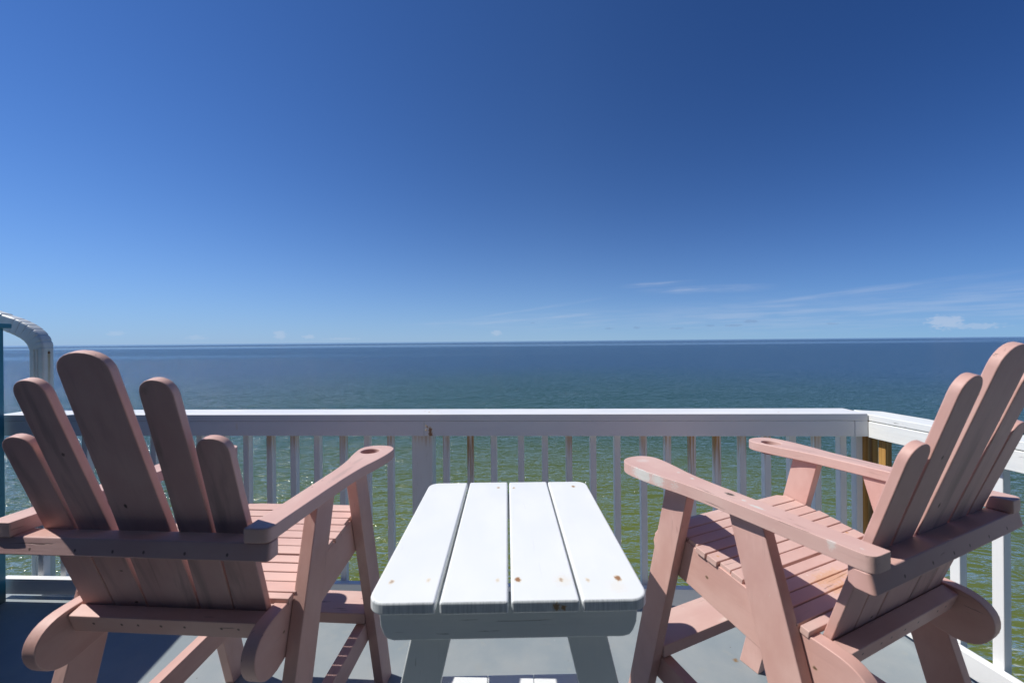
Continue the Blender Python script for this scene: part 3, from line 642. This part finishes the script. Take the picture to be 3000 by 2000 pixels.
# ------------------------------------------------------------------ chair
def arm_outline():
    # outer side x>0 ; chair-local
    return [(.302, -.396), (.302, -.4045), (.311, -.4045), (.349, -.4045), (.362, -.399), (.3665, -.386), (.367, -.34), (.372, -.10), (.383, .05), (.400, .13), (.410, .20), (.412, .262), (.407, .292), (.393, .318), (.370, .334), (.335, .341), (.302, .335), (.280, .320), (.267, .296),
            (.266, .265), (.275, .20), (.292, .12), (.300, .03), (.301, -.10), (.302, -.30)]
def smooth_poly(p, it=1):
    for _ in range(it):
        q = []
        n = len(p)
        for i in range(n):
            a, b = Vector(p[i]), Vector(p[(i+1) % n]); q += [tuple(a.lerp(b, .25)), tuple(a.lerp(b, .75))]
        p = q
    return p

def make_arm(side, hole, parent, mat, tip=0.):
    out = smooth_poly(arm_outline(), 1)
    out = [(x_, y_+tip*max(0, y_)/.34) for x_, y_ in out]
    if side < 0: out = [(-x_, y_) for x_, y_ in out][::-1]
    z0, z1 = .9780, 1.014
    if not hole:
        ms = Mesh(); ms.prism(out, ((0, 0, z0), (1, 0, 0), (0, 1, 0), (0, 0, 1)), z1-z0, along='v'); return ms.build('armrest', mat, parent, .006, 3)
    # with a round drink hole: top and bottom faces are bridged rings
    hc = (.324*side, .252); hr = .0355; nh = 40
    bm = bmesh.new(); lay = bm.verts.layers.float_vector.new('bl'); off = Vector((random.random()*30, 5, 9))
    loops = []
    for z in (z0, z1):
        lo_ = [bm.verts.new((x_, y_, z)) for x_, y_ in out]
        ho = [bm.verts.new((hc[0]+hr*math.cos(2*math.pi*k/nh), hc[1]+hr*math.sin(2*math.pi*k/nh), z)) for k in range(nh)]
        eo = [bm.edges.new((lo_[i], lo_[(i+1) % len(lo_)])) for i in range(len(lo_))]
        eh = [bm.edges.new((ho[i], ho[(i+1) % nh])) for i in range(nh)]
        bmesh.ops.triangle_fill(bm, edges=eo+eh, use_beauty=True)
        loops.append((lo_, ho))
    for k in (0, 1):
        a, b = loops[0][k], loops[1][k]; n = len(a)
        for i in range(n): bm.faces.new((a[i], a[(i+1) % n], b[(i+1) % n], b[i]))
    for v in bm.verts: v[lay] = Vector((v.co.y, v.co.x, v.co.z))+off
    bmesh.ops.recalc_face_normals(bm, faces=bm.faces[:])
    bmesh.ops.dissolve_limit(bm, angle_limit=R(1), verts=bm.verts[:], edges=[e for e in bm.edges if len(e.link_faces) == 2 and all(abs(f.normal.z) > .9 for f in e.link_faces)])
    me = bpy.data.meshes.new('armrest'); bm.to_mesh(me); bm.free()
    for p_ in me.polygons: p_.use_smooth = True
    me.materials.append(mat); o = bpy.data.objects.new('armrest', me); C.objects.link(o); o.parent = parent
    b = o.modifiers.new('bevel', 'BEVEL'); b.width = .0045; b.segments = 2; b.limit_method = 'ANGLE'; b.angle_limit = R(50); b.harden_normals = True
    # bottom of the drink hole
    bm = bmesh.new(); bmesh.ops.create_circle(bm, cap_ends=True, radius=hr+.004, segments=32); lay = bm.verts.layers.float_vector.new('bl')
    for v in bm.verts: v[lay] = Vector((v.co.x*3, v.co.y*3, 3))
    r = bmesh.ops.extrude_face_region(bm, geom=bm.faces[:]); bmesh.ops.translate(bm, vec=(0, 0, -.006), verts=[q for q in r['geom'] if isinstance(q, bmesh.types.BMVert)])
    bmesh.ops.recalc_face_normals(bm, faces=bm.faces[:])
    me = bpy.data.meshes.new('hole_base'); bm.to_mesh(me); bm.free(); me.materials.append(m_hole); c_ = bpy.data.objects.new('hole_base', me); C.objects.link(c_); c_.parent = o; c_.location = (hc[0], hc[1], z0-.0008)
    return o
m_hole = finish(painted_wood('stained_pink', (.20, .07, .045), (.34, .15, .11), (.5, .3, .22), wear=1, grain=.8, rough=.7, crack=1, knot=1))

SL_L = ((-.075, .075, -.064, .064, 1.434, .046), (.0765, .172, .112, .194, 1.372, .038), (-.172, -.0765, -.194, -.112, 1.372, .038), (.1735, .266, .205, .288, 1.233, .036), (-.266, -.1735, -.288, -.205, 1.233, .036))
SL_R = ((-.075, .079, -.068, .088, 1.434, .050), (.0805, .176, .108, .200, 1.372, .040), (-.172, -.0765, -.194, -.100, 1.372, .040), (.1775, .266, .208, .296, 1.233, .038), (-.266, -.1735, -.288, -.201, 1.233, .038))
def make_chair(label, loc, yaw, arm_mats, tip, slats):
    t = thing('adirondack_chair', label, 'chair', loc, yaw, 'tall pink wooden chairs on the balcony')
    for s_ in (-1, 1):
        make_arm(s_, s_ > 0, t, arm_mats[s_ > 0], tip if s_ < 0 else 0)
        x0, x1 = (.3105, .3485) if s_ > 0 else (-.3485, -.3105)
        W_ = x1-x0
        def yz(poly, x_, th, mat=m_pink, nm='leg', bv=.003):
            ms = Mesh(); ms.prism(poly, ((x_, 0, 0), (0, 1, 0), (0, 0, 1), (1, 0, 0)), th, along='v' if nm == 'leg' else 'u'); return ms.build(nm, mat, t, bv)
        yz([(.070, .9775), (.158, .9775), (.396, 0), (.309, 0)], x0, W_)
        yz([(-.165, .9775), (-.068, .9775), (-.332, 0), (-.435, 0)], x0, W_)
        # seat stringer with rounded tail, between the legs
        prof = [(.255, .700), (.262, .735), (.250, .765), (.215, .788), (.170, .8005), (.105, .795), (-.245, .738), (-.285, .737), (-.325, .733), (-.352, .722), (-.370, .705), (-.380, .683), (-.380, .652), (-.368, .623), (-.348, .601), (-.320, .590), (-.290, .590), (-.253, .600), (.143, .665)]
        xs0 = .2715 if s_ > 0 else -.3095
        prof = prof[:7] + [q_ for q_ in smooth_poly(prof[6:17], 1)[1:-2]] + prof[17:]
        ms = Mesh(); ms.prism(prof, ((xs0, 0, 0), (0, 1, 0), (0, 0, 1), (1, 0, 0)), .038, along='u'); ms.build('side_rail', m_siderail, t, .003)
        # low stretcher from front leg to back leg
        xs1 = .2715 if s_ > 0 else -.310
        ms = Mesh(); ms.prism([(.305, .3425), (-.405, .302), (-.428, .222), (.262, .262)] if False else [(.300, .3425), (-.352, .300), (-.372, .216), (.318, .258)], ((xs1, 0, 0), (0, 1, 0), (0, 0, 1), (1, 0, 0)), .0385, along='u'); ms.build('stretcher', m_pink, t, .003)
    # seat: narrow slats over the curve, slightly uneven
    ms = Mesh()
    ys = [(.262, .732, 70), (.247, .764, 48), (.218, .792, 24), (.178, .806, 5), (.140, .808, -5)]
    def slat(yc, zc, tilt, wd, th=.019, hx=.315):
        ca, sa = math.cos(R(tilt)), math.sin(R(tilt))
        U = Vector((0, ca, -sa)); V = Vector((0, sa, ca)); hx += random.uniform(-.0015, .0025)
        jx = random.uniform(-.0015, .0015)
        # legs are notched by keeping slats between legs where they meet
        vs = []; lo = []
        for x_ in (-hx+jx, hx+jx):
            for (a, b) in ((-wd/2, -th), (wd/2, -th), (wd/2, 0), (-wd/2, 0)):
                vs.append(Vector((x_, yc, zc))+U*a+V*b); lo.append((x_, a, b))
        ms.add(vs, [(3, 2, 1, 0), (4, 5, 6, 7), (0, 1, 5, 4), (1, 2, 6, 5), (2, 3, 7, 6), (3, 0, 4, 7)], lo)
    def seat_z(y_): return .8165+(y_-.105)*.163-.008
    for yc, zc, tl in ((.262, .724, 74), (.253, .757, 55), (.233, .786, 33), (.204, .803, 15)): slat(yc, zc+.010, tl, .0345, hx=.303)
    edges = [.188, .147, .109, .070, .032, -.006, -.044, -.083, -.120, -.157, -.193, -.232]
    for a, b in zip(edges, edges[1:]):
        yc = (a+b)/2; inl = .306 if (a > .07 or (-.13 < yc < -.02)) else .315
        slat(yc - (.0015 if a == -.083 else 0), seat_z(yc)+random.uniform(-.0008, .0008), -9.3, (a-b)-(.0065 if a == -.083 else .0032), hx=inl)
    slat(-.2445, seat_z(-.2445)+.001, -9.3, .021, hx=.315)
    ms.build('seat', m_seat, t, .0022)
    # backrest: five fanned slats with rounded tops, lying on one leaning plane
    V = Vector((0, -.317, 1)).normalized(); cz = Vector((0, -.317, 1)).length
    Wn = Vector((0, 1, .317)).normalized()
    ms = Mesh()
    def P(x_, z_): return (x_, (z_-.732)*cz)
    def bs(xl0, xr0, xl1, xr1, ztop, rise, zb=.712):
        """bottom / top edges"""
        pts = [P(xl0, zb), P(xr0, zb)]
        n = 12; cx = (xl1+xr1)/2; hw = (xr1-xl1)/2
        for k in range(n+1):
            a = math.pi*k/n; ca, sa = math.cos(a), math.sin(a)
            ex = 2/2.15
            pts.append(P(cx+hw*math.copysign(abs(ca)**ex, ca), ztop-rise+rise*abs(sa)**ex))
        return pts
    O = Vector((0, -.277, .732))
    for pts in [bs(*q_) for q_ in slats]:
        ms.prism(pts, (O, (1, 0, 0), V, Wn), .0195, along='v')
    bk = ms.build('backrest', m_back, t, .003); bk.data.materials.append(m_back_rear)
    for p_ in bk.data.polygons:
        if p_.normal.y < -.9: p_.material_index = 1     # rear faces: weathered paint, also darkened in colour to deepen their shade
    ms = Mesh(); r_ = .009; pl_ = [(-.352, -.352), (-.366, -.372)] + [(-.366+r_-r_*math.cos(R(a_)), -.404+r_-r_*math.sin(R(a_))) for a_ in (0, 30, 60, 90)]
    pl_ = pl_ + [(-x_, y_) for x_, y_ in pl_[::-1]]
    ms.prism(pl_, ((0, 0, .936), (1, 0, 0), (0, 1, 0), (0, 0, 1)), .0415)
    for v_ in ms.v:
        if v_.y < -.38: v_.y += .006 if v_.z > .95 else -.003
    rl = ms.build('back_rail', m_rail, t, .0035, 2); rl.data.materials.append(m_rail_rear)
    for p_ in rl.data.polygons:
        if p_.normal.y < -.8: p_.material_index = 1  # rear face: worn paint with some shade in its colour
    ms = Mesh()
    a0 = Vector((0, -.2795, .7335)); d1 = Vector((0, -.953, -.303)); d2 = Vector((0, .302, -.953))
    A_ = a0; B_ = a0+d1*.036; C_ = B_+d2*.055; D_ = A_+d2*.055
    ms.prism([(A_.y, A_.z), (B_.y, B_.z), (C_.y, C_.z), (D_.y, D_.z)], ((-.268, 0, 0), (0, 1, 0), (0, 0, 1), (1, 0, 0)), .536, along='w'); ms.build('crossbar', m_xbar, t, .0025)
    ms = Mesh(); ms.prism([(-.3095, .214), (.3095, .214), (.3095, .300), (.285, .354), (-.285, .354), (-.3095, .300)], ((0, 0, .3435), (1, 0, 0), (0, 1, 0), (0, 0, 1)), .041); ms.build('footrest', m_pink_dry, t, .003)
    return t
def place(X, Y, a):   # calibrated poses have their origin 1.05 behind the chair's own
    c, s = math.cos(a), math.sin(a); return (X+s*1.05, Y-c*1.05, 0)
aL, aR = -.0669, .4079
make_chair('pink wooden chair at the left seen squarely from behind', place(-.8436, 2.4011, aL), aL, (m_arm, m_arm), -.014, SL_L)
make_chair('pink wooden chair at the right turned towards the table', place(.4724, 2.2600, aR), aR, (m_arm_scuffed, m_arm), 0, SL_R)
